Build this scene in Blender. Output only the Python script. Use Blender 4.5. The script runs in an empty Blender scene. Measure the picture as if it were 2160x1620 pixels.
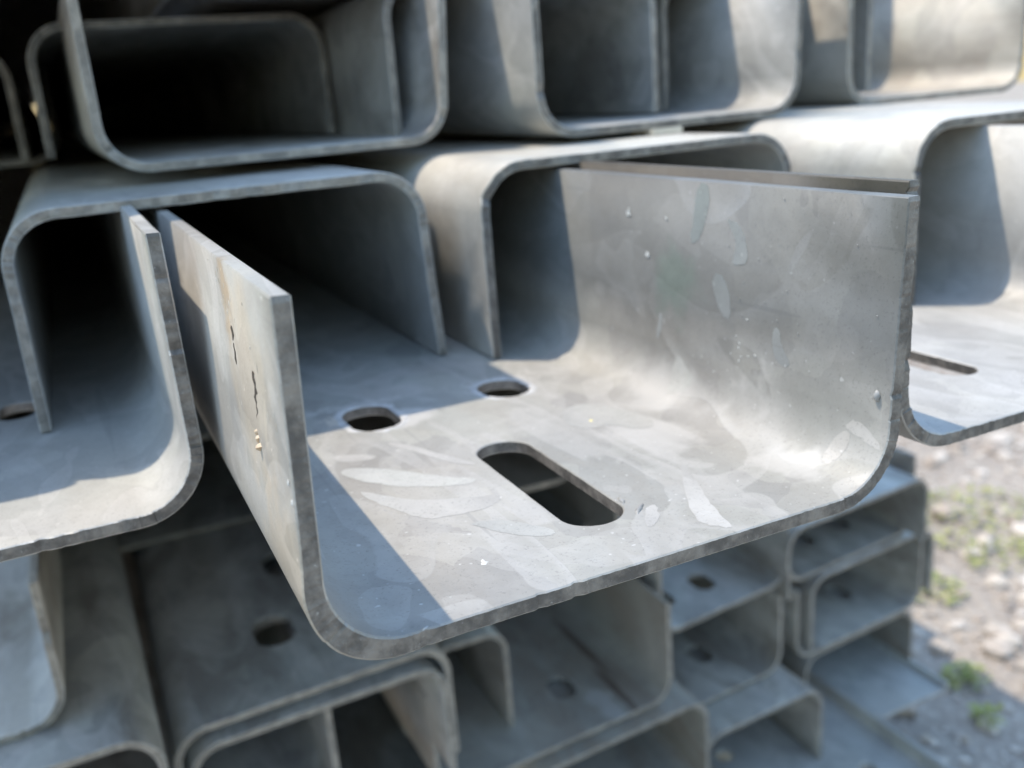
import bpy, bmesh, math, random
import numpy as np
from mathutils import Vector, Matrix
from mathutils.geometry import delaunay_2d_cdt

S = 0.15                      # one unit of the layout = the 150 mm web of a channel
sc = bpy.context.scene
C = sc.collection
rad = math.radians

# ------------------------------------------------------------------ camera
cam_d = bpy.data.cameras.new('camera')
cam = bpy.data.objects.new('camera', cam_d)
C.objects.link(cam)
R0 = (0.90093861, -0.42715974, -0.07644725)
R1 = (-0.19227824, -0.23502539, -0.95278127)
R2 = (0.38902276, 0.87309657, -0.29387697)
M = Matrix(((R0[0], -R1[0], -R2[0], -0.17603 * S),
            (R0[1], -R1[1], -R2[1], -1.07591 * S),
            (R0[2], -R1[2], -R2[2], 0.70043 * S),
            (0, 0, 0, 1)))
cam.matrix_world = M
cam_d.sensor_width = 36.0
cam_d.lens = 1994.9 / 2160 * 36.0
cam_d.clip_start = 0.01
cam_d.clip_end = 500
cam_d.dof.use_dof = True
cam_d.dof.focus_distance = 1.40 * S
cam_d.dof.aperture_fstop = 13.0
sc.camera = cam

# ------------------------------------------------------------------ sky and sun
SUN_DIR = Vector((0.32, -0.28, -1.0)).normalized()      # the way the light travels
world = bpy.data.worlds.new('World')
sc.world = world
world.use_nodes = True
nt = world.node_tree
bg = nt.nodes['Background']
sky = nt.nodes.new('ShaderNodeTexSky')
sky.sky_type = 'NISHITA'
sky.sun_disc = False
sky.sun_elevation = math.asin(-SUN_DIR.z)
sky.sun_rotation = math.atan2(-SUN_DIR.x, -SUN_DIR.y)
sky.dust_density = 0.8
sky.air_density = 2.0
sky.ozone_density = 5.0
nt.links.new(sky.outputs['Color'], bg.inputs['Color'])
bg.inputs['Strength'].default_value = 0.15
sun_d = bpy.data.lights.new('sun', 'SUN')
sun_d.energy = 2.05
sun_d.angle = rad(0.53)
sun_d.color = (1.0, 0.87, 0.69)
sun = bpy.data.objects.new('sun', sun_d)
C.objects.link(sun)
sun.rotation_euler = SUN_DIR.to_track_quat('-Z', 'Y').to_euler()
sun.location = (-2, 2, 5)
sc.view_settings.view_transform = 'Standard'
sc.view_settings.look = 'None'
sc.view_settings.exposure = 1.13
sc.view_settings.gamma = 1.0
sc.view_settings.use_curve_mapping = False
sc.cycles.max_bounces = 7
sc.cycles.diffuse_bounces = 4
sc.cycles.glossy_bounces = 4

# ------------------------------------------------------------------ node helpers
class NB:
    def __init__(self, name):
        self.m = bpy.data.materials.new(name)
        self.m.use_nodes = True
        self.t = self.m.node_tree
        self.b = self.t.nodes['Principled BSDF']
    def n(self, kind, **kw):
        o = self.t.nodes.new(kind)
        for k, v in kw.items():
            setattr(o, k, v)
        return o
    def put(self, sock, v):
        if hasattr(v, 'is_linked') or isinstance(v, bpy.types.NodeSocket):
            self.t.links.new(v, sock)
        else:
            sock.default_value = v
    def noise(self, vec, scale, detail=4, rough=0.55, dist=0.0):
        o = self.n('ShaderNodeTexNoise')
        self.put(o.inputs['Vector'], vec)
        o.inputs['Scale'].default_value = scale
        o.inputs['Detail'].default_value = detail
        o.inputs['Roughness'].default_value = rough
        o.inputs['Distortion'].default_value = dist
        return o.outputs['Fac']
    def ramp(self, fac, a, b, va=0.0, vb=1.0, smooth=True):
        o = self.n('ShaderNodeMapRange')
        o.interpolation_type = 'SMOOTHSTEP' if smooth else 'LINEAR'
        self.put(o.inputs[0], fac)
        for i, v in zip((1, 2, 3, 4), (a, b, va, vb)):
            o.inputs[i].default_value = v
        return o.outputs[0]
    def mix(self, fac, a, b, kind='MIX'):
        o = self.n('ShaderNodeMix', data_type='RGBA', blend_type=kind)
        self.put(o.inputs[0], fac)
        self.put(o.inputs[6], a)
        self.put(o.inputs[7], b)
        return o.outputs[2]
    def math(self, op, a, b=0.0):
        o = self.n('ShaderNodeMath', operation=op)
        self.put(o.inputs[0], a)
        self.put(o.inputs[1], b)
        return o.outputs[0]
    def mapping(self, vec, scale, loc=(0, 0, 0), rot=(0, 0, 0)):
        o = self.n('ShaderNodeMapping')
        self.put(o.inputs['Vector'], vec)
        o.inputs['Scale'].default_value = scale
        o.inputs['Location'].default_value = loc
        o.inputs['Rotation'].default_value = rot
        return o.outputs[0]
    def bump(self, h, strength, dist, prev=None):
        o = self.n('ShaderNodeBump')
        o.inputs['Strength'].default_value = strength
        o.inputs['Distance'].default_value = dist
        self.put(o.inputs['Height'], h)
        if prev is not None:
            self.put(o.inputs['Normal'], prev)
        return o.outputs[0]

def col(r, g, b):
    return (r, g, b, 1.0)

def galv(name, base=(0.43, 0.42, 0.40), pale=(0.57, 0.56, 0.54), stain=0.15, stain_col=(0.30, 0.255, 0.20),
         metallic=0.18, rough=0.56, spots=(), patch=0.35, seed=0.0, spangle=0.35):
    """weathered hot dip galvanised sheet: soft clouds, sharp edged pale run marks, fine grit, faint brown film"""
    k = NB(name)
    tc = k.n('ShaderNodeTexCoord').outputs['Object']
    oi = k.n('ShaderNodeObjectInfo').outputs['Random']
    add = k.n('ShaderNodeVectorMath', operation='ADD')
    k.put(add.inputs[0], tc)
    cmb = k.n('ShaderNodeCombineXYZ')
    off = k.math('MULTIPLY', oi, 7.0)
    for i in range(3):
        k.put(cmb.inputs[i], off)
    k.put(add.inputs[1], cmb.outputs[0])
    v = add.outputs[0]
    vs = k.mapping(v, (1.0, 0.55, 1.0), (seed, seed * 2, 0))
    clouds = k.noise(vs, 16, 4, 0.6, 0.4)
    fine = k.noise(v, 1100, 2, 0.7)
    mid = k.noise(v, 190, 4, 0.65)
    # run marks: noise contours with one hard edge
    vr = k.mapping(v, (1.0, 0.42, 0.75), (seed + 3.1, 0, 1.7), (0, 0, 0.5))
    r1 = k.noise(vr, 30, 1.5, 0.45, 1.6)
    runs = k.math('MULTIPLY', k.ramp(r1, 0.525, 0.540), k.ramp(r1, 0.70, 0.56))
    r2 = k.noise(k.mapping(v, (0.8, 0.5, 1.1), (seed, 5, 2), (0, 0, -0.3)), 22, 2.0, 0.5, 2.2)
    runs2 = k.math('MULTIPLY', k.ramp(r2, 0.565, 0.575), k.ramp(r2, 0.74, 0.6))
    base_c = k.mix(k.ramp(clouds, 0.3, 0.7), col(*[c * 0.84 for c in base]), col(*[c * 1.12 for c in base]))
    tint = k.noise(v, 9, 1, 0.5)
    base_c = k.mix(k.math('MULTIPLY', k.ramp(tint, 0.45, 0.7), 0.5), base_c,
                   col(base[0] * 0.94, base[1] * 1.0, base[2] * 0.995))
    vor = k.n('ShaderNodeTexVoronoi')                               # irregular zinc crystal fields
    wv = k.n('ShaderNodeVectorMath', operation='ADD')
    wn = k.n('ShaderNodeTexNoise'); k.put(wn.inputs['Vector'], v); wn.inputs['Scale'].default_value = 45; wn.inputs['Detail'].default_value = 3
    ws = k.n('ShaderNodeVectorMath', operation='SCALE'); k.put(ws.inputs[0], wn.outputs['Color']); ws.inputs['Scale'].default_value = 0.022
    k.put(wv.inputs[0], v); k.put(wv.inputs[1], ws.outputs[0])
    k.put(vor.inputs['Vector'], k.mapping(wv.outputs[0], (1.0, 0.8, 0.55)))
    vor.inputs['Scale'].default_value = 62
    sepc = k.n('ShaderNodeSeparateColor'); k.put(sepc.inputs[0], vor.outputs['Color'])
    base_c = k.mix(spangle, base_c, k.mix(1.0, base_c, k.mix(sepc.outputs[0], col(0.70, 0.71, 0.73), col(1.22, 1.24, 1.20)), 'MULTIPLY'))
    base_c = k.mix(k.math('MULTIPLY', runs, patch), base_c, col(*pale))
    base_c = k.mix(k.math('MULTIPLY', runs2, patch * 0.7), base_c, col(*[c * 0.95 for c in pale]))
    # brown film and dirt
    st = k.noise(k.mapping(v, (1.0, 0.35, 0.8), (9 + seed, 0, 4)), 26, 5, 0.65, 0.6)
    st2 = k.math('MULTIPLY', k.ramp(st, 0.44, 0.64), stain)
    base_c = k.mix(st2, base_c, col(*stain_col))
    base_c = k.mix(k.ramp(mid, 0.35, 0.70, 0, 0.22), base_c, k.mix(1.0, base_c, col(0.72, 0.71, 0.69), 'MULTIPLY'))
    base_c = k.mix(k.ramp(fine, 0.55, 0.75, 0, 0.42), base_c, col(0.17, 0.165, 0.155))
    spk = k.noise(k.mapping(v, (1, 1, 1), (2, 8, seed)), 520, 1, 0.5)
    base_c = k.mix(k.ramp(spk, 0.72, 0.80, 0, 0.6), base_c, col(0.62, 0.61, 0.59))
    scr = k.noise(k.mapping(v, (1.0, 0.035, 1.0), (0, 0, seed), (0, 0, 0.9)), 260, 1, 0.4, 0.15)
    base_c = k.mix(k.ramp(scr, 0.735, 0.76, 0, 0.35), base_c, col(0.25, 0.245, 0.235))
    wobn = k.math('SUBTRACT', k.noise(tc, 70, 3, 0.6), 0.5) if spots else None
    wobs = k.math('SUBTRACT', k.noise(tc, 240, 3, 0.6), 0.5) if spots else None
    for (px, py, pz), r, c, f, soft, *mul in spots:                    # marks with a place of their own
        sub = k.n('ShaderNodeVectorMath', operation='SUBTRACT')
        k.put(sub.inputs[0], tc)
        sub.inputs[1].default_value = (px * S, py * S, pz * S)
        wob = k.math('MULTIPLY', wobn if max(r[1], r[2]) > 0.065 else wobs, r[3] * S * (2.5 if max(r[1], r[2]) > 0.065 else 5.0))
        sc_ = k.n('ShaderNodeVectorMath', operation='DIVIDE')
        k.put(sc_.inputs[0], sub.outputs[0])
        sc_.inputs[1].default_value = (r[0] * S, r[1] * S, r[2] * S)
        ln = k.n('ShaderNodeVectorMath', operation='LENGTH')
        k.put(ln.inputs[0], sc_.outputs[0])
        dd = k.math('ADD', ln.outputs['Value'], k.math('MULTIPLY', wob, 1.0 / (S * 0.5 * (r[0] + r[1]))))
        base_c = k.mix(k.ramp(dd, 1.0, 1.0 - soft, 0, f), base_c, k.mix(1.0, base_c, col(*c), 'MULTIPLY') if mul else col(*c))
    k.put(k.b.inputs['Base Color'], base_c)
    k.b.inputs['Metallic'].default_value = metallic
    rr = k.ramp(clouds, 0.3, 0.7, rough - 0.07, rough + 0.10)
    rr = k.math('ADD', rr, k.math('MULTIPLY', runs, -0.06))
    k.put(k.b.inputs['Roughness'], rr)
    nb = k.bump(clouds, 0.5, 0.0005)
    nb = k.bump(mid, 0.45, 0.0003, nb)
    nb = k.bump(fine, 0.4, 0.00008, nb)
    nb = k.bump(runs, 0.25, 0.0001, nb)
    k.put(k.b.inputs['Normal'], nb)
    return k.m

def cut_edge(name, c=(0.10, 0.095, 0.09), c2=(0.24, 0.225, 0.205), metallic=0.35):
    k = NB(name)
    tc = k.n('ShaderNodeTexCoord').outputs['Object']
    a = k.noise(tc, 150, 5, 0.65)
    b = k.noise(tc, 900, 3, 0.6)
    cc = k.mix(k.ramp(a, 0.35, 0.68), col(*c), col(*c2))
    cc = k.mix(k.ramp(b, 0.62, 0.75, 0, 0.5), cc, col(0.45, 0.45, 0.44))
    k.put(k.b.inputs['Base Color'], cc)
    k.b.inputs['Metallic'].default_value = metallic
    k.b.inputs['Roughness'].default_value = 0.58
    nb = k.bump(a, 0.7, 0.0008)
    nb = k.bump(b, 0.5, 0.0002, nb)
    k.put(k.b.inputs['Normal'], nb)
    return k.m

def plain(name, c, rough=0.8, c2=None, scale=60, bump=0.0):
    k = NB(name)
    tc = k.n('ShaderNodeTexCoord').outputs['Object']
    a = k.noise(tc, scale, 5, 0.6)
    k.put(k.b.inputs['Base Color'], k.mix(k.ramp(a, 0.3, 0.7), col(*c), col(*(c2 or [x * 1.4 for x in c]))))
    k.b.inputs['Roughness'].default_value = rough
    if bump:
        k.put(k.b.inputs['Normal'], k.bump(a, 0.8, bump))
    return k.m

PALE = (0.52, 0.505, 0.48)
HERO_SPOTS = [
    ((1.0, 0.7, 0.46), (0.06, 3.0, 0.38, 0.10), (0.415, 0.44, 0.46), 0.92, 0.40, 1),          # right flange darker and greyer, fading out at the bend
    ((0.41, 0.86, 0.02), (0.085, 0.075, 0.05, 0.05), (0.53, 0.515, 0.49), 0.75, 0.5),      # zinc smear round the left hole
    ((0.30, 0.93, 0.02), (0.05, 0.05, 0.05, 0.05), (0.6, 0.54, 0.46), 0.6, 0.5),
    ((0.70, 0.97, 0.02), (0.10, 0.05, 0.05, 0.06), (0.53, 0.515, 0.49), 0.7, 0.5),
    ((0.35, 1.02, 0.02), (0.13, 0.035, 0.05, 0.05), (0.53, 0.515, 0.49), 0.5, 0.6),
    ((0.80, 0.42, 0.02), (0.10, 0.16, 0.06, 0.09), (0.53, 0.515, 0.49), 0.55, 0.6),
    ((0.93, 0.62, 0.04), (0.10, 0.20, 0.10, 0.10), (0.53, 0.515, 0.49), 0.5, 0.7),
    ((0.90, 0.15, 0.03), (0.07, 0.08, 0.08, 0.07), (0.53, 0.515, 0.49), 0.6, 0.5),
    ((0.985, 0.33, 0.12), (0.05, 0.07, 0.07, 0.07), (0.53, 0.515, 0.49), 0.5, 0.5),
    ((0.98, 0.62, 0.28), (0.05, 0.10, 0.10, 0.06), (0.90, 1.06, 0.98), 0.9, 0.7, 1),         # greenish cast
    ((1.0, 0.15, 0.42), (0.06, 0.30, 0.13, 0.08), (0.72, 0.71, 0.69), 0.9, 0.8, 1),          # duller upper front corner
    ((0.0, 0.22, 0.34), (0.06, 0.22, 0.20, 0.07), (1.12, 1.02, 0.90), 0.9, 0.7, 1),         # beige film on the outer left flange
    ((0.0, 0.10, 0.10), (0.06, 0.20, 0.16, 0.07), (1.15, 1.06, 0.94), 0.9, 0.7, 1),
    ((0.0, 0.36, 0.45), (0.06, 0.06, 0.08, 0.06), (0.95, 0.80, 0.62), 0.9, 0.8, 1),
    ((0.13, 0.0, 0.03), (0.14, 0.05, 0.10, 0.05), (0.80, 0.80, 0.80), 0.9, 0.7, 1),
]
MG = galv('galvanised_steel', seed=1.0)
MH = galv('galvanised_steel_streaked', base=(0.375, 0.36, 0.335), pale=(0.49, 0.475, 0.45), seed=4.0, spots=HERO_SPOTS, stain=0.20, patch=0.45, spangle=0.45)
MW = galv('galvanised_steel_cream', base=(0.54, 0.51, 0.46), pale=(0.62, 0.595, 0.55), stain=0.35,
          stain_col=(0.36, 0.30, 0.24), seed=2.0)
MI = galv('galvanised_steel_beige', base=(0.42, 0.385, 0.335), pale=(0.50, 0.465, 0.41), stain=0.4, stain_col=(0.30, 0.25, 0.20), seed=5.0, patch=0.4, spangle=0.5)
MB = galv('galvanised_steel_dull', base=(0.47, 0.46, 0.445), pale=(0.58, 0.57, 0.555), stain=0.55,
          stain_col=(0.19, 0.17, 0.15), seed=6.0, patch=0.45, spangle=0.6)
MD = galv('galvanised_steel_dusty', base=(0.50, 0.475, 0.44), pale=(0.60, 0.58, 0.545), stain=0.65, stain_col=(0.23, 0.195, 0.16), seed=12.0, patch=0.5, spangle=0.6)
MN = galv('galvanised_steel_brownish', base=(0.38, 0.36, 0.33), pale=(0.48, 0.46, 0.43), stain=0.6,
          stain_col=(0.28, 0.22, 0.165), seed=8.0, patch=0.3)
MM = galv('galvanised_steel_rusty_line', base=(0.40, 0.385, 0.36), pale=(0.50, 0.49, 0.47), stain=0.45, stain_col=(0.30, 0.24, 0.19), seed=9.0, patch=0.3,
          spots=[((1.03, 0.20, 0.03), (0.028, 0.30, 0.08, 0.03), (0.10, 0.065, 0.05), 0.75, 0.6),
                 ((1.07, 0.65, 0.03), (0.030, 0.40, 0.08, 0.03), (0.10, 0.065, 0.05), 0.75, 0.6),
                 ((0.81, 0.36, 0.03), (0.11, 0.11, 0.08, 0.05), (0.52, 0.52, 0.52), 0.5, 0.5),
                 ((0.93, 0.15, 0.03), (0.09, 0.16, 0.08, 0.08), (0.56, 0.57, 0.58), 0.6, 0.6),
                 ((1.25, 0.8, 0.40), (0.06, 1.5, 0.36, 0.08), (0.36, 0.30, 0.23), 0.6, 0.6)])
MO = galv('zinc_deep_shade', base=(0.17, 0.17, 0.17), pale=(0.24, 0.24, 0.24), stain=0.6, stain_col=(0.10, 0.085, 0.07), seed=15.0, patch=0.3, spangle=0.5)  # base colour lowered to paint in the deep shade between the channels
MC = galv('galvanised_steel_dirt_gap_shade', seed=3.0, spots=[((0.0, 0.8, 0.42), (0.06, 3.0, 0.30, 0.06), (0.22, 0.195, 0.165), 0.97, 0.4, 1)])  # outer left flange: brown dirt, darkened further to paint the gap's shade
MR = galv('zinc_run_pale', base=(0.46, 0.445, 0.42), pale=(0.52, 0.505, 0.48), stain=0.08, seed=21.0, patch=0.3, spangle=0.15)
MRF = galv('zinc_run_dull', base=(0.335, 0.342, 0.335), pale=(0.36, 0.365, 0.36), stain=0.08, seed=22.0, patch=0.2, spangle=0.15)
ME = cut_edge('sawn_steel_edge')
MEL = cut_edge('zinc_coated_edge', (0.18, 0.172, 0.16), (0.33, 0.31, 0.28))

# ------------------------------------------------------------------ the channel builder
def profile(W, H, R):
    """outer line of a U section, left flange top -> web -> right flange top: length and s -> point, inward normal"""
    la = H - R
    lb = la + R * math.pi / 2
    lc = lb + W - 2 * R
    ld = lc + R * math.pi / 2
    le = ld + H - R
    def f(s):
        if s <= la:
            return (0.0, H - s), (1.0, 0.0)
        if s <= lb:
            a = (s - la) / R
            return (R - R * math.cos(a), R - R * math.sin(a)), (math.cos(a), math.sin(a))
        if s <= lc:
            return (R + s - lb, 0.0), (0.0, 1.0)
        if s <= ld:
            a = (s - lc) / R
            return (W - R + R * math.sin(a), R - R * math.cos(a)), (-math.sin(a), math.cos(a))
        return (W, R + s - ld), (-1.0, 0.0)
    return (la, lb, lc, ld, le), f

def wob(rng, n, amp):
    """uneven cut: slow wave plus grit"""
    a = np.zeros(n)
    for _ in range(4):
        a += rng.normal() * np.sin(np.linspace(0, rng.uniform(3, 22), n) + rng.uniform(0, 6)) * amp * 0.3
    a = a + rng.normal(size=n) * amp * 0.35
    for _ in range(max(2, n // 45)):                    # nicks
        i = rng.integers(0, n)
        a[i] += amp * rng.uniform(2, 5)
        if i + 1 < n:
            a[i + 1] += amp * rng.uniform(1, 3)
    return a

def channel_mesh(name, W=1.0, H=0.5, t=0.025, R=0.13, L=38.0, holes=(), lean=(0.0, 0.0), skew=0.0,
                 flip=False, ds=0.03, amp=0.0016, seed=1, chamfer=0.0022, flare=0.0):
    rng = np.random.default_rng(seed)
    (la, lb, lc, ld, le), f = profile(W, H, R)
    c = chamfer
    NBEND = 14
    bend = [la - 0.008] + list(np.linspace(la, lb, NBEND)) + [lb + 0.008] + \
           [lc - 0.008] + list(np.linspace(lc, ld, NBEND)) + [ld + 0.008]
    fs = sorted(set([c, le - c] + bend + [x for x in np.arange(c + ds, le - c - ds * 0.5, ds)]))
    out = [fs[0]]
    bset = set(bend)
    for x in fs[1:]:                                   # drop samples that crowd a bend line
        if x - out[-1] < ds * 0.25 and x not in bset and x != fs[-1]:
            continue
        if x - out[-1] < 1e-6:
            continue
        out.append(x)
    fs = out
    n = len(fs)
    yf = c + wob(rng, n, amp)
    pts, edges, bnd = [], [], []
    # outer loop: front edge left->right, right side going back, back edge right->left, left side coming forward
    loop = []
    for s, y in zip(fs, yf):
        loop.append((s, y))
    side = [0.12, 0.3, 0.55, 0.8, 1.2, 1.7, 2.4, 3.5, 6.0]
    side = [y for y in side if y < L * 0.8]
    for y in side:
        loop.append((le - c + rng.normal() * amp * 0.4, y))
    back = sorted(set(bend + [c, le - c]))
    for s in reversed(back):
        loop.append((s, L - c))
    for y in reversed(side):
        loop.append((c + rng.normal() * amp * 0.4, y))
    loops = [loop]
    front_n = n
    back_rng = (n + len(side), n + len(side) + len(back))
    sweb = lambda x: lb + (x - R)                      # web position -> unfolded coordinate
    for h in holes:
        hx, hy, hr = h[:3]
        hl = h[3] if len(h) > 3 else 0.0
        N = 44
        lp = []
        for i in range(N):
            a = 2 * math.pi * i / N
            px, py = math.cos(a) * (hr + c), math.sin(a) * (hr + c)
            py += hl / 2 if math.sin(a) >= 0 else -hl / 2
            j = rng.normal() * amp * 0.25
            lp.append((sweb(hx) + px + j, hy + py + j))
        if hl:                                          # grit along the straight sides of a slot
            q = []
            for i in range(N):
                q.append(lp[i])
                b = lp[(i + 1) % N]
                if abs(b[1] - lp[i][1]) > hl * 0.6:
                    for u in np.linspace(0, 1, 16)[1:-1]:
                        q.append((lp[i][0] * (1 - u) + b[0] * u + rng.normal() * amp * 0.5, lp[i][1] * (1 - u) + b[1] * u))
            lp = q
        loops.append(lp)
    loop_idx = []
    for lp in loops:
        st = len(pts)
        pts += [Vector(p) for p in lp]
        ids = list(range(st, st + len(lp)))
        edges += [(ids[i], ids[(i + 1) % len(ids)]) for i in range(len(ids))]
        loop_idx.append(ids)
    fi = {round(s, 7): i for i, s in enumerate(fs)}
    bi = {round(s, 7): back_rng[0] + i for i, s in enumerate(reversed(back))}
    for s in bend:
        edges.append((fi[round(s, 7)], bi[round(s, 7)]))
    vo, eo, fo, ov, oe, of = delaunay_2d_cdt(pts, edges, [], 0, 1e-7)
    imap = {}
    for k_, lst in enumerate(ov):
        for q in lst:
            imap[q] = k_
    fsa = np.array(fs)
    def inside(p):
        if p[1] < np.interp(p[0], fsa, yf) - 1e-9 or p[1] > L - c + 1e-9:
            return False
        for h, lp in zip(holes, loops[1:]):
            dx, dy = abs(p[0] - sweb(h[0])), abs(p[1] - h[1])
            hl = h[3] / 2 if len(h) > 3 else 0
            if dx < h[2] + c + .02 and dy < h[2] + c + hl + .02:
                k2, x, y = False, p[0], p[1]
                for i in range(len(lp)):
                    x1, y1 = lp[i]; x2, y2 = lp[i - 1]
                    if (y1 > y) != (y2 > y) and x < (x2 - x1) * (y - y1) / (y2 - y1) + x1:
                        k2 = not k2
                if k2:
                    return False
        return True
    def place(s, y, nn):
        s_ = min(max(s, 0.0), le)
        (x, z), (nx, nz) = f(s_)
        ex = s_ - s
        z += ex if s < le / 2 else -ex                 # samples a hair past the flange tops
        th = nn
        X, Z = x + nx * th, z + nz * th
        if s < le / 2:
            X += lean[0] * max(0.0, z - R) / (H - R)
        else:
            X += lean[1] * max(0.0, z - R) / (H - R)
        if flare and y < 0.25:                          # end battered outward at the left bend
            g = math.exp(-((s - 0.5 * (la + lb)) / (0.7 * R)) ** 2) * (1 - y / 0.25) ** 2
            X -= nx * g * flare * (1 - nn / t); Z -= nz * g * flare * (1 - nn / t)
        Y = y + skew * (X - W / 2)
        return (X * S, Y * S, (-Z if flip else Z) * S)
    V, F, mi = [], [], []
    no = len(vo)
    for nn in (0.0, t):
        for p in vo:
            V.append(place(p[0], p[1], nn))
    for tri in fo:
        for q in range(1, len(tri) - 1):
            a, b, d = tri[0], tri[q], tri[q + 1]
            g = (vo[a] + vo[b] + vo[d]) / 3
            if not inside(g):
                continue
            F.append((a, b, d)); mi.append(0)
            F.append((a + no, d + no, b + no)); mi.append(0)
    for li, ids in enumerate(loop_idx):
        m = len(ids)
        P = [Vector(pts[i]) for i in ids]
        m1, m2 = [], []
        for i in range(m):
            tg = (P[(i + 1) % m] - P[i - 1]).normalized()
            nrm = Vector((tg.y, -tg.x))                 # outward for a counter-clockwise loop
            if li > 0:
                nrm = -nrm                               # hole loops: outward of the sheet points into the hole
            if li == 0 and i < front_n and 0 < i < front_n - 1:
                nrm = Vector((0, -1))
            q = P[i] + nrm * c
            j1 = rng.normal() * amp * (0.4 if li == 0 else 0.15)
            m1.append(len(V)); V.append(place(q.x + nrm.x * j1, q.y + nrm.y * j1, c))
            m2.append(len(V)); V.append(place(q.x - nrm.x * j1, q.y - nrm.y * j1, t - c))
        for i in range(m):
            k2 = (i + 1) % m
            a, b = imap[ids[i]], imap[ids[k2]]
            end = li == 0 and (i < front_n - 1 or back_rng[0] <= i < back_rng[1] - 1)
            F.append((a, m1[i], m1[k2], b)); mi.append(0)
            F.append((m1[i], m2[i], m2[k2], m1[k2])); mi.append(1 if end or li > 0 else 0)
            F.append((m2[i], a + no, b + no, m2[k2])); mi.append(0)
    me = bpy.data.meshes.new(name)
    me.from_pydata(V, [], F)
    me.polygons.foreach_set('material_index', mi)
    bm = bmesh.new()
    bm.from_mesh(me)
    bmesh.ops.recalc_face_normals(bm, faces=bm.faces)
    bm.to_mesh(me)
    bm.free()
    me.polygons.foreach_set('use_smooth', [True] * len(me.polygons))
    me.update()
    vn = []                                             # exact section normals for the sheet faces
    for p in vo:
        s_ = min(max(p[0], 0.0), le)
        (x, z), (nx, nz) = f(s_)
        if z > R:
            nz -= (lean[0] if s_ < le / 2 else lean[1]) / (H - R) * nx
        q = Vector((nx, -skew * nx, -nz if flip else nz)).normalized()
        vn.append(q)
    nl = []
    for p in me.polygons:
        vs_ = p.vertices
        if len(vs_) == 3 and all(i < no for i in vs_) and not flare:
            nl += [tuple(-vn[i]) for i in vs_]
        elif len(vs_) == 3 and all(no <= i < 2 * no for i in vs_):
            nl += [tuple(vn[i - no]) for i in vs_]
        elif len(vs_) == 3:
            nl += [tuple(-vn[i]) for i in vs_]
        else:
            nl += [tuple(p.normal)] * len(vs_)
    me.normals_split_custom_set(nl)
    return me

def tag(o, label, cat, group=None, kind=None):
    if label: o['label'] = label
    if cat: o['category'] = cat
    if group: o['group'] = group
    if kind: o['kind'] = kind
    return o

GROUP_UP = 'channels of the upper bundle'
GROUP_LOW = 'channels of the lower bundle'
_seed = [10]
def channel(kind, x, y, z, label, mat=None, edge=None, group=GROUP_UP, name='steel_channel', yaw=0.0, roll=0.0, **kw):
    """kind U opens upward (z = outer bottom), kind N opens downward (z = outer top)"""
    _seed[0] += 1
    kw.setdefault('seed', _seed[0])
    me = channel_mesh(name, flip=(kind == 'N'), **kw)
    o = bpy.data.objects.new(name, me)
    C.objects.link(o)
    me.materials.append(mat or MG)
    me.materials.append(edge or ME)
    o.location = (x * S, y * S, z * S)
    o.rotation_euler = (0, rad(roll), rad(yaw))
    tag(o, label, 'steel channel', group)
    return o

def mesh_obj(name, V, F, mat, parent=None, smooth=False):
    me = bpy.data.meshes.new(name)
    me.from_pydata([tuple(v) for v in V], [], F)
    me.materials.append(mat)
    if smooth:
        me.polygons.foreach_set('use_smooth', [True] * len(me.polygons))
    me.update()
    o = bpy.data.objects.new(name, me)
    C.objects.link(o)
    if parent:
        o.parent = parent
    return o

# ------------------------------------------------------------------ ground
ZG = -3.6
def ground_mat():
    k = NB('gravel_ground')
    tc = k.n('ShaderNodeTexCoord').outputs['Object']
    vo = k.n('ShaderNodeTexVoronoi')
    k.put(vo.inputs['Vector'], tc)
    vo.inputs['Scale'].default_value = 70
    a = k.noise(tc, 8, 6, 0.6)
    cc = k.mix(k.ramp(a, 0.3, 0.7), col(0.34, 0.29, 0.245), col(0.48, 0.42, 0.36))
    cc = k.mix(0.35, cc, k.mix(k.ramp(vo.outputs['Distance'], 0.0, 0.5), col(0.5, 0.46, 0.41), col(0.12, 0.11, 0.10)))
    k.put(k.b.inputs['Base Color'], cc)
    k.b.inputs['Roughness'].default_value = 0.9
    k.put(k.b.inputs['Normal'], k.bump(vo.outputs['Distance'], 0.8, -0.008))
    return k.m
g = mesh_obj('ground', [(-20, -20, ZG * S), (20, -20, ZG * S), (20, 40, ZG * S), (-20, 40, ZG * S)], [(0, 1, 2, 3)], ground_mat())
tag(g, 'stony beige gravel ground beside the stack', None, kind='structure')

# ------------------------------------------------------------------ upper bundle, layer of the near channels
hero = channel('U', 0, 0, 0, 'streaked open-top channel with a long slot and two round holes, nearest and centre', MH,
               holes=((0.353, 0.905, 0.056, 0.075), (0.686, 0.914, 0.056, 0.035), (0.514, 0.365, 0.056, 0.335)),
               lean=(0.012, 0.020), ds=0.0065, amp=0.0008, flare=0.012, R=0.13, L=40)
chA = channel('U', -1.035, 0.64, 0, 'open-top channel cut by the left edge, just left of the slotted one', MG,
              holes=((0.648, 0.905, 0.042, 0.08), (0.315, 0.905, 0.042, 0.08)), lean=(0, -0.005), H=0.52, ds=0.008, amp=0.0016)
chC = channel('U', 1.058, 0.06, 0.028, 'open-top channel cut by the right edge, its flange right behind the slotted one', MC,
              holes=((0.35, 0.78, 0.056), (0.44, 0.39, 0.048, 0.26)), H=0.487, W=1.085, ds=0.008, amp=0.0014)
chD = channel('N', -0.330, 1.28, 0.535, 'downturned channel at left bridging the left and the slotted channel', MG, MEL,
              holes=((0.58, 0.84, 0.05), (0.25, 0.84, 0.05)), ds=0.02, amp=0.003, H=0.505, lean=(0, 0.02))
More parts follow.
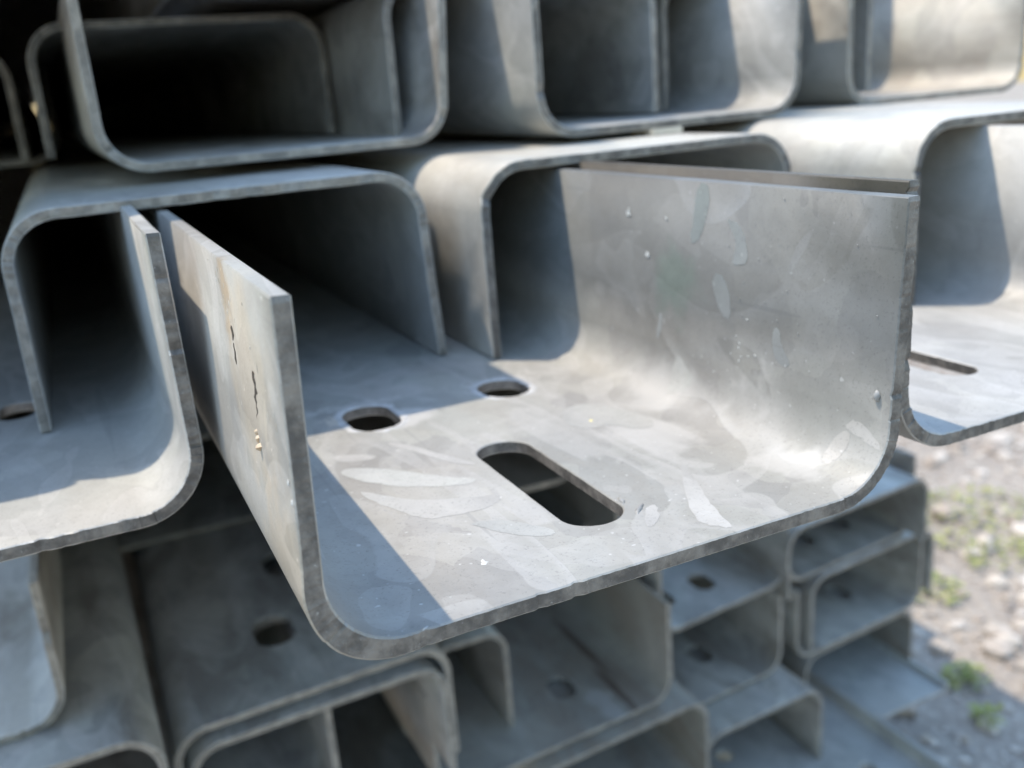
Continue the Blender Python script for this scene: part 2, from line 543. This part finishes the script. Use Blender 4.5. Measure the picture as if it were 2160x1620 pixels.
chE = channel('N', 0.768, 1.15, 0.535, 'cream sunlit downturned channel behind the tall right flange of the slotted one', MW,
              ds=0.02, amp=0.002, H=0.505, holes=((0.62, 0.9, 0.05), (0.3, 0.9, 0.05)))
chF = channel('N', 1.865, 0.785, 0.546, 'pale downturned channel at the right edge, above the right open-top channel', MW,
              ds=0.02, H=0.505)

# second layer, resting on the downturned webs
chG0 = channel('U', -1.14, 3.80, 0.555, 'dark open-top channel at upper left, mostly hidden behind a bright flange edge', MB)
chG = channel('U', -0.075, 1.70, 0.570, 'shaded open-top channel at upper left with a bluish bright curved edge', MB, MEL, lean=(0, 0.03))
chH = channel('U', 1.145, 1.54, 0.556, 'open-top channel at top centre with a lit left flange', MG, lean=(0, 0.02))
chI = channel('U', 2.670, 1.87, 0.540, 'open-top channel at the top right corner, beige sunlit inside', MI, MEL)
n0 = channel('N', -1.275, 3.40, 1.035, 'dark downturned channel at far upper left, cut by the left edge', MB, H=0.45)
n1 = channel('N', -0.20, 2.55, 1.035, 'dark downturned channel sitting inside the bluish edged channel at upper left', MB, H=0.43)
n2 = channel('N', 0.815, 1.90, 1.072, 'downturned channel bridging the upper left and the top centre channel', MB, MEL, W=1.0, H=0.478)
n3 = channel('N', 1.985, 2.12, 1.070, 'downturned channel bridging the top centre and the top right channel', MG, MEL, W=1.06, H=0.48)

# third layer: seen only as the dark undersides along the top edge and by the shade it throws
u3a = channel('N', -0.72, 1.31, 1.60, 'dark channel along the top edge above the upper left channel', MB, H=0.51)
u3b = channel('N', -1.73, 1.31, 1.60, 'dark channel in the top left corner', MB, H=0.51)
u3c = channel('U', 0.35, 1.84, 1.085, 'channel bottom at the top edge between the upper left and top centre channels', MB)
u3d = channel('U', 1.42, 1.95, 1.085, 'channel bottom at the top edge right above the top centre channel', MB)
u3e = channel('U', 2.48, 2.75, 1.085, 'channel bottom at the top edge above the top right channel', MB)

# ------------------------------------------------------------------ lower bundle
GL = GROUP_LOW
low = dict(group=GL, ds=0.03)
J = channel('N', -1.225, 1.68, -1.10, 'downturned channel in the bottom left corner', MB, MEL, yaw=1.0, **low)
T = channel('U', -1.47, 1.88, -1.095, 'rough open-top channel at bottom left lying on the corner channel', MD, MEL, amp=0.006, **low)
K1 = channel('N', -0.21, 1.895, -1.255, 'dull downturned channel with a round hole, below the battered front corner', MB, MEL, W=1.02,
             holes=((0.452, 0.475, 0.078, 0.085), (0.60, 1.03, 0.078, 0.085)), skew=0.045, **low)
K2 = channel('N', -0.175, 1.895, -1.335, 'downturned channel nested right under the dull one with a hole', MB, MEL, W=0.965, holes=((0.44, 0.54, 0.095, 0.14),), skew=0.04, **low)
Vv = channel('U', -0.65, 1.98, -1.875, 'open-top channel whose thin flange shows inside the nested pair', MB, MEL, **low)
Mm = channel('U', 0.76, 2.17, -2.14, 'brownish open-top channel with a round hole and a rusty line, lower centre', MM, MEL, W=1.245, H=0.52,
             holes=((0.81, 0.36, 0.062, 0.06),), skew=0.065, **low)
Ll = channel('N', 0.86, 2.38, -1.585, 'narrow downturned channel standing in the brownish channel', MB, MEL, W=0.38, H=0.52, R=0.11, **low)
Nn = channel('N', 1.17, 2.12, -2.155, 'downturned channel under the brownish one at the bottom edge', MN, MEL, skew=0.065, **low)
O2 = channel('U', 2.03, 2.48, -2.485, 'lower of two open-top channels stacked right of the brownish one', MD, MEL, W=0.90, H=0.53,
             holes=((0.58, 0.36, 0.06, 0.06), (0.25, 0.36, 0.06, 0.06)), skew=0.075, **low)
O1 = channel('U', 2.06, 2.445, -1.935, 'upper of two open-top channels stacked right of the brownish one', MB, MEL, W=0.89, H=0.5,
             holes=((0.48, 0.27, 0.06, 0.06), (0.20, 0.27, 0.06, 0.06)), skew=0.11, **low)
Ss = channel('N', 2.22, 2.285, -2.50, 'downturned channel under the two stacked open-top channels', MD, MEL, W=0.82, skew=0.05, **low)
P1 = channel('U', 3.027, 2.655, -2.04, 'top open-top channel of the right-hand column with two holes', MD, MEL, W=1.08,
             holes=((0.43, 0.32, 0.06, 0.06), (0.75, 0.33, 0.06, 0.06)), skew=0.11, **low)
P2 = channel('N', 3.205, 2.65, -2.05, 'downturned channel in the right-hand column, widest against the gravel', MB, MEL, W=1.085, H=0.46, skew=0.10, **low)
P3 = channel('U', 3.10, 2.64, -2.555, 'lower open-top channel of the right-hand column', MD, MEL, W=1.07, H=0.46,
             holes=((0.73, 0.38, 0.06, 0.06), (0.35, 0.38, 0.06, 0.06)), skew=0.08, **low)
P4 = channel('N', 3.19, 2.66, -2.565, 'lowest downturned channel of the right-hand column', MN, MEL, W=0.95, H=0.42, skew=0.08, **low)
Rr = channel('N', 2.90, 2.50, -1.60, 'downturned channel on top of the right-hand column', MB, MEL, W=1.15, H=0.41, skew=0.10, **low)
Yy = channel('N', -0.08, 2.95, -1.905, 'dark downturned channel deep below the nested pair', MB, MEL, W=0.98, **low)
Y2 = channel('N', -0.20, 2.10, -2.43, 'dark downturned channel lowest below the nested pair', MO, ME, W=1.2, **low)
X2 = channel('U', 3.53, 2.40, -3.00, 'flat grey channel under the right-hand column at the lower right', MG, MB, W=0.60, H=0.06, R=0.03, **low)
Zz = channel('U', 1.09, 2.20, -2.69, 'brown open-top channel under the bottom edge of the picture, inside the lowest centre channel', MN, MEL, W=1.10, H=0.30, **low)
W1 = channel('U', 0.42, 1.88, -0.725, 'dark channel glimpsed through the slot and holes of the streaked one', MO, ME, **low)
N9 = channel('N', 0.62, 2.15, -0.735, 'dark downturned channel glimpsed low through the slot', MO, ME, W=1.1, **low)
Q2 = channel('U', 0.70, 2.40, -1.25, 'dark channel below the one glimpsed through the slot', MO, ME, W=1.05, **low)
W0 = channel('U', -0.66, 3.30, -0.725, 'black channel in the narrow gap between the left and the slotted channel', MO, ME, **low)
Qq = channel('U', -0.38, 3.46, -1.245, 'dark open-top channel deep in the gap under the left channels', MB, MEL, **low)
X1 = channel('U', 2.42, 1.60, -3.00, 'shallow wide channel in the bottom right corner', MG, MB, W=1.06, H=0.11, R=0.05,
             holes=((0.17, 1.0, 0.05), (0.77, 0.52, 0.05)), **low)

# ------------------------------------------------------------------ gravel and weeds
def stone_mat():
    k = NB('gravel_stones')
    at = k.n('ShaderNodeAttribute', attribute_name='tone').outputs['Fac']
    rp = k.n('ShaderNodeValToRGB')
    k.put(rp.inputs[0], at)
    e = rp.color_ramp.elements
    e[0].color = col(0.20, 0.175, 0.155); e[1].color = col(0.68, 0.62, 0.56)
    for p, c_ in ((0.3, (0.33, 0.285, 0.25)), (0.55, (0.43, 0.365, 0.31)), (0.8, (0.53, 0.475, 0.42))):
        q = e.new(p); q.color = col(*c_)
    tc = k.n('ShaderNodeTexCoord').outputs['Object']
    a = k.noise(tc, 160, 4, 0.6)
    k.put(k.b.inputs['Base Color'], k.mix(k.ramp(a, 0.35, 0.7, 0, 0.35), rp.outputs[0], col(0.2, 0.18, 0.16)))
    k.b.inputs['Roughness'].default_value = 0.85
    k.put(k.b.inputs['Normal'], k.bump(a, 0.6, 0.002))
    return k.m

def build_gravel():
    rng = np.random.default_rng(5)
    bm = bmesh.new()
    bmesh.ops.create_icosphere(bm, subdivisions=1, radius=1.0)
    bv = np.array([v.co[:] for v in bm.verts])
    bf = np.array([[v.index for v in f_.verts] for f_ in bm.faces])
    bm.free()
    V, F, T = [], [], []
    n = 0
    for i in range(9000):
        x = rng.uniform(2.2, 15.5); y = rng.uniform(-2.5, 13.0)
        r = (0.045 + 0.115 * rng.random() ** 3.0)
        if i < 6500:
            r *= 0.45
        d = bv * (1 + 0.16 * np.sin(bv @ rng.normal(size=3) * 2.2 + rng.uniform(0, 6))[:, None]
                  + 0.10 * np.sin(bv @ rng.normal(size=3) * 4 + 1)[:, None])
        d = d * np.array([1.0, rng.uniform(0.6, 1.0), rng.uniform(0.4, 0.75)])
        a = rng.uniform(0, 6.28); ca, sa = math.cos(a), math.sin(a)
        d = np.stack([d[:, 0] * ca - d[:, 1] * sa, d[:, 0] * sa + d[:, 1] * ca, d[:, 2]], 1) * r
        d += np.array([x, y, ZG + r * 0.22])
        V.append(d * S); F.append(bf + n); n += len(bv)
        T.append(np.full(len(bv), np.clip(rng.normal(0.72, 0.24), 0, 1)))
    V = np.concatenate(V); F = np.concatenate(F); T = np.concatenate(T)
    o = mesh_obj('gravel', V.tolist(), F.tolist(), stone_mat(), smooth=False)
    at = o.data.attributes.new('tone', 'FLOAT', 'POINT')
    at.data.foreach_set('value', T.astype(np.float32))
    tag(o, 'loose beige and white stones lying on the ground right of the stack', 'gravel', kind='stuff')
build_gravel()

def leaf_mat(name, a, b):
    k = NB(name)
    at = k.n('ShaderNodeAttribute', attribute_name='tone').outputs['Fac']
    k.put(k.b.inputs['Base Color'], k.mix(at, col(*a), col(*b)))
    k.b.inputs['Roughness'].default_value = 0.55
    k.b.inputs['Subsurface Weight'].default_value = 0.0
    return k.m
LEAF = leaf_mat('weed_leaves', (0.19, 0.23, 0.05), (0.40, 0.40, 0.14))

def weed(x, y, size, n, label, seed):
    rng = np.random.default_rng(seed)
    V, F, T = [], [], []
    for i in range(n):
        a = rng.uniform(0, 6.28); rr = size * math.sqrt(rng.random()) * 0.95
        cx, cy = math.cos(a) * rr, math.sin(a) * rr * 0.8
        h = rng.uniform(0.01, 0.09) * (1.2 - rr / size)
        ln = rng.uniform(0.03, 0.085); wd = ln * rng.uniform(0.3, 0.5)
        b = rng.uniform(0, 6.28); tilt = rng.uniform(-0.2, 0.9)
        d = np.array([math.cos(b) * math.cos(tilt), math.sin(b) * math.cos(tilt), math.sin(tilt)])
        q = np.array([-math.sin(b), math.cos(b), 0]) * wd
        o = np.array([cx, cy, h + 0.03])
        up = np.array([0, 0, ln * 0.12])
        k0 = len(V)
        V += [o, o + d * ln * 0.5 + q + up, o + d * ln, o + d * ln * 0.5 - q + up]
        F += [(k0, k0 + 1, k0 + 2), (k0, k0 + 2, k0 + 3)]
        T += [float(np.clip(rng.normal(0.5, 0.3), 0, 1))] * 4
    o = mesh_obj('weed_clump', [tuple(np.array(v) * S) for v in V], F, LEAF)
    at = o.data.attributes.new('tone', 'FLOAT', 'POINT')
    at.data.foreach_set('value', T)
    o.location = (x * S, y * S, ZG * S)
    tag(o, label, 'weed', 'weeds growing in the gravel')

for i, (gx, gy, sz, n_, lb) in enumerate((
        (7.11, 4.73, 0.80, 260, 'broad yellow-green weed patch in the sunlit gravel, highest of the weeds'),
        (6.73, 4.06, 0.36, 90, 'small bright weed at the right edge of the sunlit gravel patch'),
        (5.79, 3.93, 0.28, 80, 'small yellow-green weed touching the right-hand column of channels'),
        (5.02, 2.99, 0.17, 70, 'deep green weed at the border of sun and shade on the gravel'),
        (4.75, 2.6, 0.13, 40, 'small green weed in the shaded gravel, lowest of the weeds'))):
    weed(gx, gy, sz, n_, lb, 40 + i)

# ------------------------------------------------------------------ timber between and under the bundles
MT = plain('dark_timber', (0.06, 0.045, 0.032), 0.9, (0.11, 0.085, 0.06), 40, 0.002)
def bearer(x0, x1, y0, y1, z0, z1, label):
    bm = bmesh.new()
    bmesh.ops.create_cube(bm, size=1.0)
    for v in bm.verts:
        v.co = Vector(((x0 + x1) / 2 + v.co.x * (x1 - x0), (y0 + y1) / 2 + v.co.y * (y1 - y0), (z0 + z1) / 2 + v.co.z * (z1 - z0))) * S
    bmesh.ops.bevel(bm, geom=bm.edges[:], offset=0.004, segments=2, affect='EDGES')
    me = bpy.data.meshes.new('timber_bearer')
    bm.to_mesh(me); bm.free()
    me.materials.append(MT)
    o = bpy.data.objects.new('timber_bearer', me)
    C.objects.link(o)
    tag(o, label, 'timber', 'timber bearers carrying the bundles')
bearer(-1.9, 4.2, 4.4, 5.2, -0.20, -0.004, 'dark timber bearer in the gap under the upper bundle')
bearer(-1.9, 4.4, 4.0, 5.0, ZG + 0.004, -3.01, 'timber bearer on the gravel under the lower bundle')

# ------------------------------------------------------------------ marks and bits on the slotted channel
def blob(name, parent, p, ax, a, b, h, mat, seed, rot=0.0, n=14, rough=0.25):
    """small raised lump lying on a face; ax is the outward normal"""
    rng = np.random.default_rng(seed)
    nrm = Vector(ax).normalized()
    u = Vector((0, 1, 0)) if abs(nrm.y) < 0.5 else Vector((1, 0, 0))
    w = nrm.cross(u).normalized(); u = w.cross(nrm)
    P = Vector(p)
    V = [P + nrm * h]; F = []
    rr = [1 + rng.normal() * rough for _ in range(n)]
    for ring, (f_, hh) in enumerate(((0.55, 0.82), (0.85, 0.45), (1.0, -0.10))):
        for i in range(n):
            an = 2 * math.pi * i / n
            q = (math.cos(an) * a * rr[i] * f_, math.sin(an) * b * rr[i] * f_)
            q = (q[0] * math.cos(rot) - q[1] * math.sin(rot), q[0] * math.sin(rot) + q[1] * math.cos(rot))
            V.append(P + u * q[0] + w * q[1] + nrm * h * hh)
    for i in range(n):
        k2 = (i + 1) % n
        F.append((0, 1 + i, 1 + k2))
        for r_ in range(2):
            F.append((1 + r_ * n + i, 1 + (r_ + 1) * n + i, 1 + (r_ + 1) * n + k2, 1 + r_ * n + k2))
    return mesh_obj(name, [v * S for v in V], F, mat, parent, True)

M_SPL = plain('white_splash', (0.60, 0.60, 0.58), 0.6, (0.70, 0.70, 0.68), 200)
M_DARK = plain('dark_pit', (0.035, 0.028, 0.022), 0.9, (0.075, 0.06, 0.045), 300)
M_NOD = plain('zinc_lump', (0.24, 0.24, 0.235), 0.5, (0.34, 0.34, 0.33), 500)
M_NOD2 = plain('beige_speck', (0.42, 0.37, 0.30), 0.6, (0.5, 0.45, 0.38), 500)
M_SPL2 = plain('pale_speck', (0.55, 0.52, 0.47), 0.6, (0.62, 0.59, 0.54), 500)
M_STRAW = plain('dry_crumb', (0.45, 0.34, 0.23), 0.8, (0.62, 0.52, 0.40), 500)
M_YEL = plain('yellow_fleck', (0.75, 0.62, 0.22), 0.7, (0.8, 0.7, 0.3), 300)
NX, PX, UP = (-1, 0, 0), (1, 0, 0), (0, 0, 1)
for i, (y, z, r) in enumerate(((0.805, 0.414, .007), (0.802, 0.424, .0035), (0.651, 0.416, .0045), (0.724, 0.329, .0065))):
    x = 0.973 + .020 * max(0, z - .13) / .37
    blob('paint_splash', hero, (x, y, z), NX, r, r * 0.85, 0.0001, M_SPL, 60 + i)
rg = np.random.default_rng(3)
for i in range(12):
    y, z = 0.40 + rg.normal() * 0.035, 0.17 + rg.normal() * 0.022
    blob('paint_splash', hero, (0.974 + .020 * max(0, z - .13) / .37, y, z), NX, .0015 + .002 * rg.random(), .0012 + .0012 * rg.random(), 0.0003, M_SPL, 80 + i, n=8)
blob('zinc_lump', hero, (0.975, 0.030, 0.175), NX, .006, .009, 0.006, M_NOD, 1)
for i in range(14):
    y, z = rg.uniform(0.02, 0.45), rg.uniform(0.2, 0.49)
    blob('zinc_lump', hero, (0.9735 + .020 * max(0, z - .13) / .37, y, z), NX, .0013, .0013, 0.0012, M_NOD, 110 + i, n=8)
# torn seam and pits on the outer face of the left flange
def gash(pts, wd, seed):
    rng = np.random.default_rng(seed)
    V, F = [], []
    for i, (y, z) in enumerate(pts):
        x = .012 * max(0, z - .13) / .37 - 0.0011
        w_ = wd * (0.25 + 0.75 * math.sin(math.pi * i / (len(pts) - 1))) * (0.25 + rng.random() * 1.3)
        V += [(x, y - w_, z), (x - 0.0004, y + w_ * 0.6, z)]
        if i:
            k2 = 2 * i
            F.append((k2 - 2, k2 - 1, k2 + 1, k2))
    mesh_obj('torn_seam', [Vector(v) * S for v in V], F, M_DARK, hero)
zz = np.linspace(0.372, 0.232, 22)
gash([(0.180 + 0.012 * math.sin(i * 1.3) * 0.4 - 0.03 * max(0, i - 15) / 5, z) for i, z in enumerate(zz)], 0.016, 4)
gash([(0.322 + 0.003 * math.sin(i * 2.1), z) for i, z in enumerate(np.linspace(0.408, 0.385, 5))], 0.012, 5)
gash([(0.322 + 0.003 * math.sin(i * 2.1), z) for i, z in enumerate(np.linspace(0.382, 0.350, 6))], 0.010, 6)
for i in range(34):
    y, z = 0.36 + rg.normal() * 0.05, 0.44 + rg.normal() * 0.03
    if i > 20:
        y, z = rg.uniform(0.05, 0.32), rg.uniform(0.16, 0.47)
    if z > 0.485: continue
    blob('zinc_lump', hero, (.012 * max(0, z - .13) / .37 - 0.0004, y, z), NX, 0.0012 + .0012 * rg.random(), .002 + .006 * rg.random(), 0.0005, M_NOD2 if i % 3 else M_SPL2, 200 + i, n=7)
for y, z in ((0.016, 0.268), (0.012, 0.243)):
    blob('zinc_lump', hero, (.0035, y, z), NX, .003, .004, 0.0015, M_SPL, 300 + int(z * 1000))
# scraps lying on or caught in the steel
def scrap(name, items, label, cat):
    root = None
    V, F = [], []
    for p, ax, a, b, h, sd in items:
        o = blob('tmp', None, p, ax, a, b, h, M_STRAW, sd, n=7, rough=0.3)
        k0 = len(V)
        V += [v.co.copy() for v in o.data.vertices]
        F += [tuple(i + k0 for i in q.vertices) for q in o.data.polygons]
        me = o.data
        bpy.data.objects.remove(o); bpy.data.meshes.remove(me)
    o = mesh_obj(name, V, F, M_STRAW)
    return tag(o, label, cat)
scrap('dry_crumb', [((0.004, 0.200, 0.270), NX, .006, .006, .006, 1), ((0.004, 0.192, 0.260), NX, .008, .006, .009, 2),
                    ((0.004, 0.206, 0.279), NX, .005, .005, .005, 3)],
      'tiny pale dry crumb caught in the torn seam of the left flange', 'crumb')
o = blob('yellow_fleck', None, (0.739, 0.582, 0.0252), UP, .006, .004, 0.001, M_YEL, 9)
tag(o, 'tiny yellow fleck on the web right of the slot', 'fleck')
blob('zinc_lump', hero, (0.585, 0.155, 0.0252), UP, .022, .004, 0.004, M_NOD, 12, rot=-0.9)
blob('zinc_lump', hero, (0.578, 0.20, 0.0252), UP, .010, .004, 0.004, M_NOD, 13)
blob('zinc_lump', hero, (0.290, 0.130, 0.0252), UP, .007, .005, 0.0008, M_SPL, 14)
# pale packing chip between two layers
M_CHIP = plain('pale_chip', (0.50, 0.45, 0.37), 0.8, (0.62, 0.57, 0.48), 90)
bm = bmesh.new()
bmesh.ops.create_cube(bm, size=1.0)
for v in bm.verts:
    v.co = Vector((1.60 + v.co.x * 0.12 + v.co.y * 0.02, 1.60 + v.co.y * 0.16, 0.5455 + v.co.z * 0.019)) * S
bmesh.ops.bevel(bm, geom=bm.edges[:], offset=0.0007, segments=2, affect='EDGES')
me = bpy.data.meshes.new('packing_chip'); bm.to_mesh(me); bm.free()
me.materials.append(M_CHIP)
o = bpy.data.objects.new('packing_chip', me); C.objects.link(o)
tag(o, 'small pale packing chip squeezed under the top centre channel', 'chip')


# rolled zinc lips round the punched holes of the slotted channel
M_LIP = plain('zinc_lip', (0.40, 0.395, 0.385), 0.45, (0.58, 0.575, 0.565), 260, 0.0003)
def hole_lip(hx, hy, r, slot=0.0, a0=0.0, a1=6.283, seed=0):
    rng = np.random.default_rng(seed)
    n = 40
    V, F = [], []
    for i in range(n + 1):
        a = a0 + (a1 - a0) * i / n
        fade = min(1.0, i / 5, (n - i) / 5)
        w_ = (0.010 + 0.010 * abs(math.sin(i * 0.7 + seed)) + 0.004 * rng.random()) * fade + 0.0008
        h = (0.0016 + 0.0010 * rng.random()) * fade
        off = (slot / 2) * max(-1.0, min(1.0, math.sin(a) * 6))
        for rr, zz in ((r - 0.0005, -0.002), (r + w_ * 0.2, h), (r + w_ * 0.6, h * 0.6), (r + w_, -0.0006)):
            V.append(Vector((hx + math.cos(a) * rr, hy + math.sin(a) * rr + off, 0.025 + zz)) * S)
        if i:
            for q in range(3):
                k0 = 4 * (i - 1) + q
                F.append((k0, k0 + 1, k0 + 5, k0 + 4))
    mesh_obj('hole_lip', V, F, M_LIP, hero, True)
hole_lip(0.353, 0.905, 0.0562, 0.075, -2.0, 1.3, 1)
hole_lip(0.353, 0.905, 0.0562, 0.075, 1.5, 3.9, 4)
hole_lip(0.686, 0.914, 0.0562, 0.035, 0.6, 4.4, 2)
hole_lip(0.686, 0.914, 0.0562, 0.035, -1.4, 0.5, 3)

# hard edged zinc runs lying on the inside of the slotted channel, drawn on its unfolded sheet
RUNS = [
    ('w', [(0.6487, 0.5123), (0.6701, 0.4887), (0.7018, 0.4418), (0.7347, 0.4036), (0.7736, 0.3834), (0.8125, 0.3634), (0.8421, 0.3531), (0.8569, 0.3574), (0.8552, 0.3832), (0.8634, 0.3678), (0.8596, 0.3353), (0.8432, 0.3154), (0.8114, 0.3068), (0.7665, 0.3084), (0.7259, 0.319), (0.7029, 0.3408), (0.6843, 0.3907), (0.6586, 0.4516)]),
    ('w', [(0.7769, 0.7288), (0.8109, 0.6859), (0.8382, 0.6142), (0.8722, 0.5394), (0.8859, 0.4991), (0.8651, 0.5109), (0.8355, 0.5656), (0.8032, 0.6493), (0.778, 0.7009)]),
    ('w', [(0.6514, 0.6398), (0.709, 0.6132), (0.761, 0.5437), (0.8114, 0.479), (0.8591, 0.4368), (0.8361, 0.4185), (0.7753, 0.4486), (0.7177, 0.4893), (0.6772, 0.5445), (0.6487, 0.5958)]),
    ('w', [(0.7654, 0.2721), (0.8048, 0.26), (0.8328, 0.236), (0.8585, 0.1995), (0.876, 0.1666), (0.8678, 0.1478), (0.8339, 0.1672), (0.8015, 0.2054), (0.7824, 0.2386)]),
    ('w', [(1.2042, 0.293), (1.1982, 0.2548), (1.1637, 0.1743), (1.1456, 0.1269), (1.1269, 0.0725), (1.1149, 0.018), (1.1023, 0.022), (1.0864, 0.0432), (1.0804, 0.0725), (1.1133, 0.1382), (1.1527, 0.2078)]),
    ('w', [(1.5121, 0.6001), (1.4869, 0.5702), (1.4639, 0.5362), (1.4392, 0.5283), (1.4118, 0.5554), (1.3915, 0.5916), (1.443, 0.605), (1.4825, 0.6102)]),
    ('w', [(1.0409, 0.157), (1.065, 0.158), (1.0409, 0.1123), (1.0141, 0.0884), (1.0015, 0.0935)]),
    ('w', [(1.1626, 0.6865), (1.2365, 0.6898), (1.2661, 0.6167), (1.2957, 0.5311), (1.2721, 0.4689), (1.2283, 0.4809), (1.2064, 0.5376), (1.1604, 0.5369), (1.1237, 0.5823)]),
    ('w', [(1.4562, 0.1114), (1.4814, 0.0862), (1.4545, 0.0715), (1.4167, 0.0796), (1.3839, 0.0909), (1.4074, 0.1136)]),
    ('w', [(0.6471, 0.7198), (0.6931, 0.7079), (0.7391, 0.6619), (0.715, 0.6482), (0.6635, 0.673)]),
    ('f', [(1.884, 0.5379), (1.8851, 0.5064), (1.8435, 0.5027), (1.8046, 0.5151), (1.7723, 0.533), (1.7569, 0.5539), (1.769, 0.5643), (1.8013, 0.5556), (1.8451, 0.5492)]),
    ('f', [(1.8199, 0.4464), (1.8172, 0.4241), (1.804, 0.3945), (1.7799, 0.3816), (1.7399, 0.3721), (1.729, 0.4221), (1.7531, 0.4161), (1.7854, 0.4151), (1.8024, 0.4336)]),
    ('f', [(1.6961, 0.4894), (1.7148, 0.4591), (1.6764, 0.4266), (1.6293, 0.421), (1.6167, 0.4384), (1.6501, 0.4713)]),
    ('f', [(1.6233, 0.2996), (1.6348, 0.2765), (1.6014, 0.2714), (1.5712, 0.2431), (1.5592, 0.2486), (1.5663, 0.2848)]),
    ('f', [(1.5904, 0.6759), (1.5959, 0.6629), (1.5542, 0.6638), (1.529, 0.682), (1.5449, 0.6844)]),
    ('w', [(1.4825, 0.0977), (1.5099, 0.0802), (1.4956, 0.0459), (1.4797, 0.0193), (1.4595, 0.0045), (1.466, 0.0276), (1.4715, 0.0559)]),
]
def zinc_run(kind, poly, seed):
    rng = np.random.default_rng(seed)
    p = [np.array(q) for q in poly]
    for _ in range(2):                                   # round the drawn corners off
        q = []
        for i in range(len(p)):
            a, b = p[i], p[(i + 1) % len(p)]
            q += [a * 0.75 + b * 0.25, a * 0.25 + b * 0.75]
        p = q
    p = [a + rng.normal(size=2) * 0.0012 for a in p]
    (la, lb, lc, ld, le), f = profile(1.0, 0.5, 0.13)
    pts = [Vector(a) for a in p]
    n = len(pts)
    edges = [(i, (i + 1) % n) for i in range(n)]
    lo, hi = np.min(p, 0), np.max(p, 0)
    for u in np.arange(lo[0], hi[0], 0.012):
        for v_ in np.arange(lo[1], hi[1], 0.02):
            c_ = False
            for i in range(n):
                x1, y1 = p[i]; x2, y2 = p[i - 1]
                if (y1 > v_) != (y2 > v_) and u < (x2 - x1) * (v_ - y1) / (y2 - y1) + x1:
                    c_ = not c_
            if c_:
                pts.append(Vector((u, v_)))
    vo, eo, fo, *_ = delaunay_2d_cdt(pts, edges, [], 1, 1e-6)
    V, Nn_ = [], []
    for q in vo:
        (x, z), (nx, nz) = f(q[0])
        th = 0.025 + 0.0004
        X = x + nx * th + (0.020 * max(0.0, z - 0.13) / 0.37 if q[0] > le / 2 else 0.0)
        V.append(Vector((X, q[1], z + nz * th)) * S)
    o = mesh_obj('zinc_run', V, [tuple(t_) for t_ in fo], MR if kind == 'w' else MRF, hero, True)
for i, (kd, pl) in enumerate(RUNS):
    zinc_run(kd, pl, 500 + i)
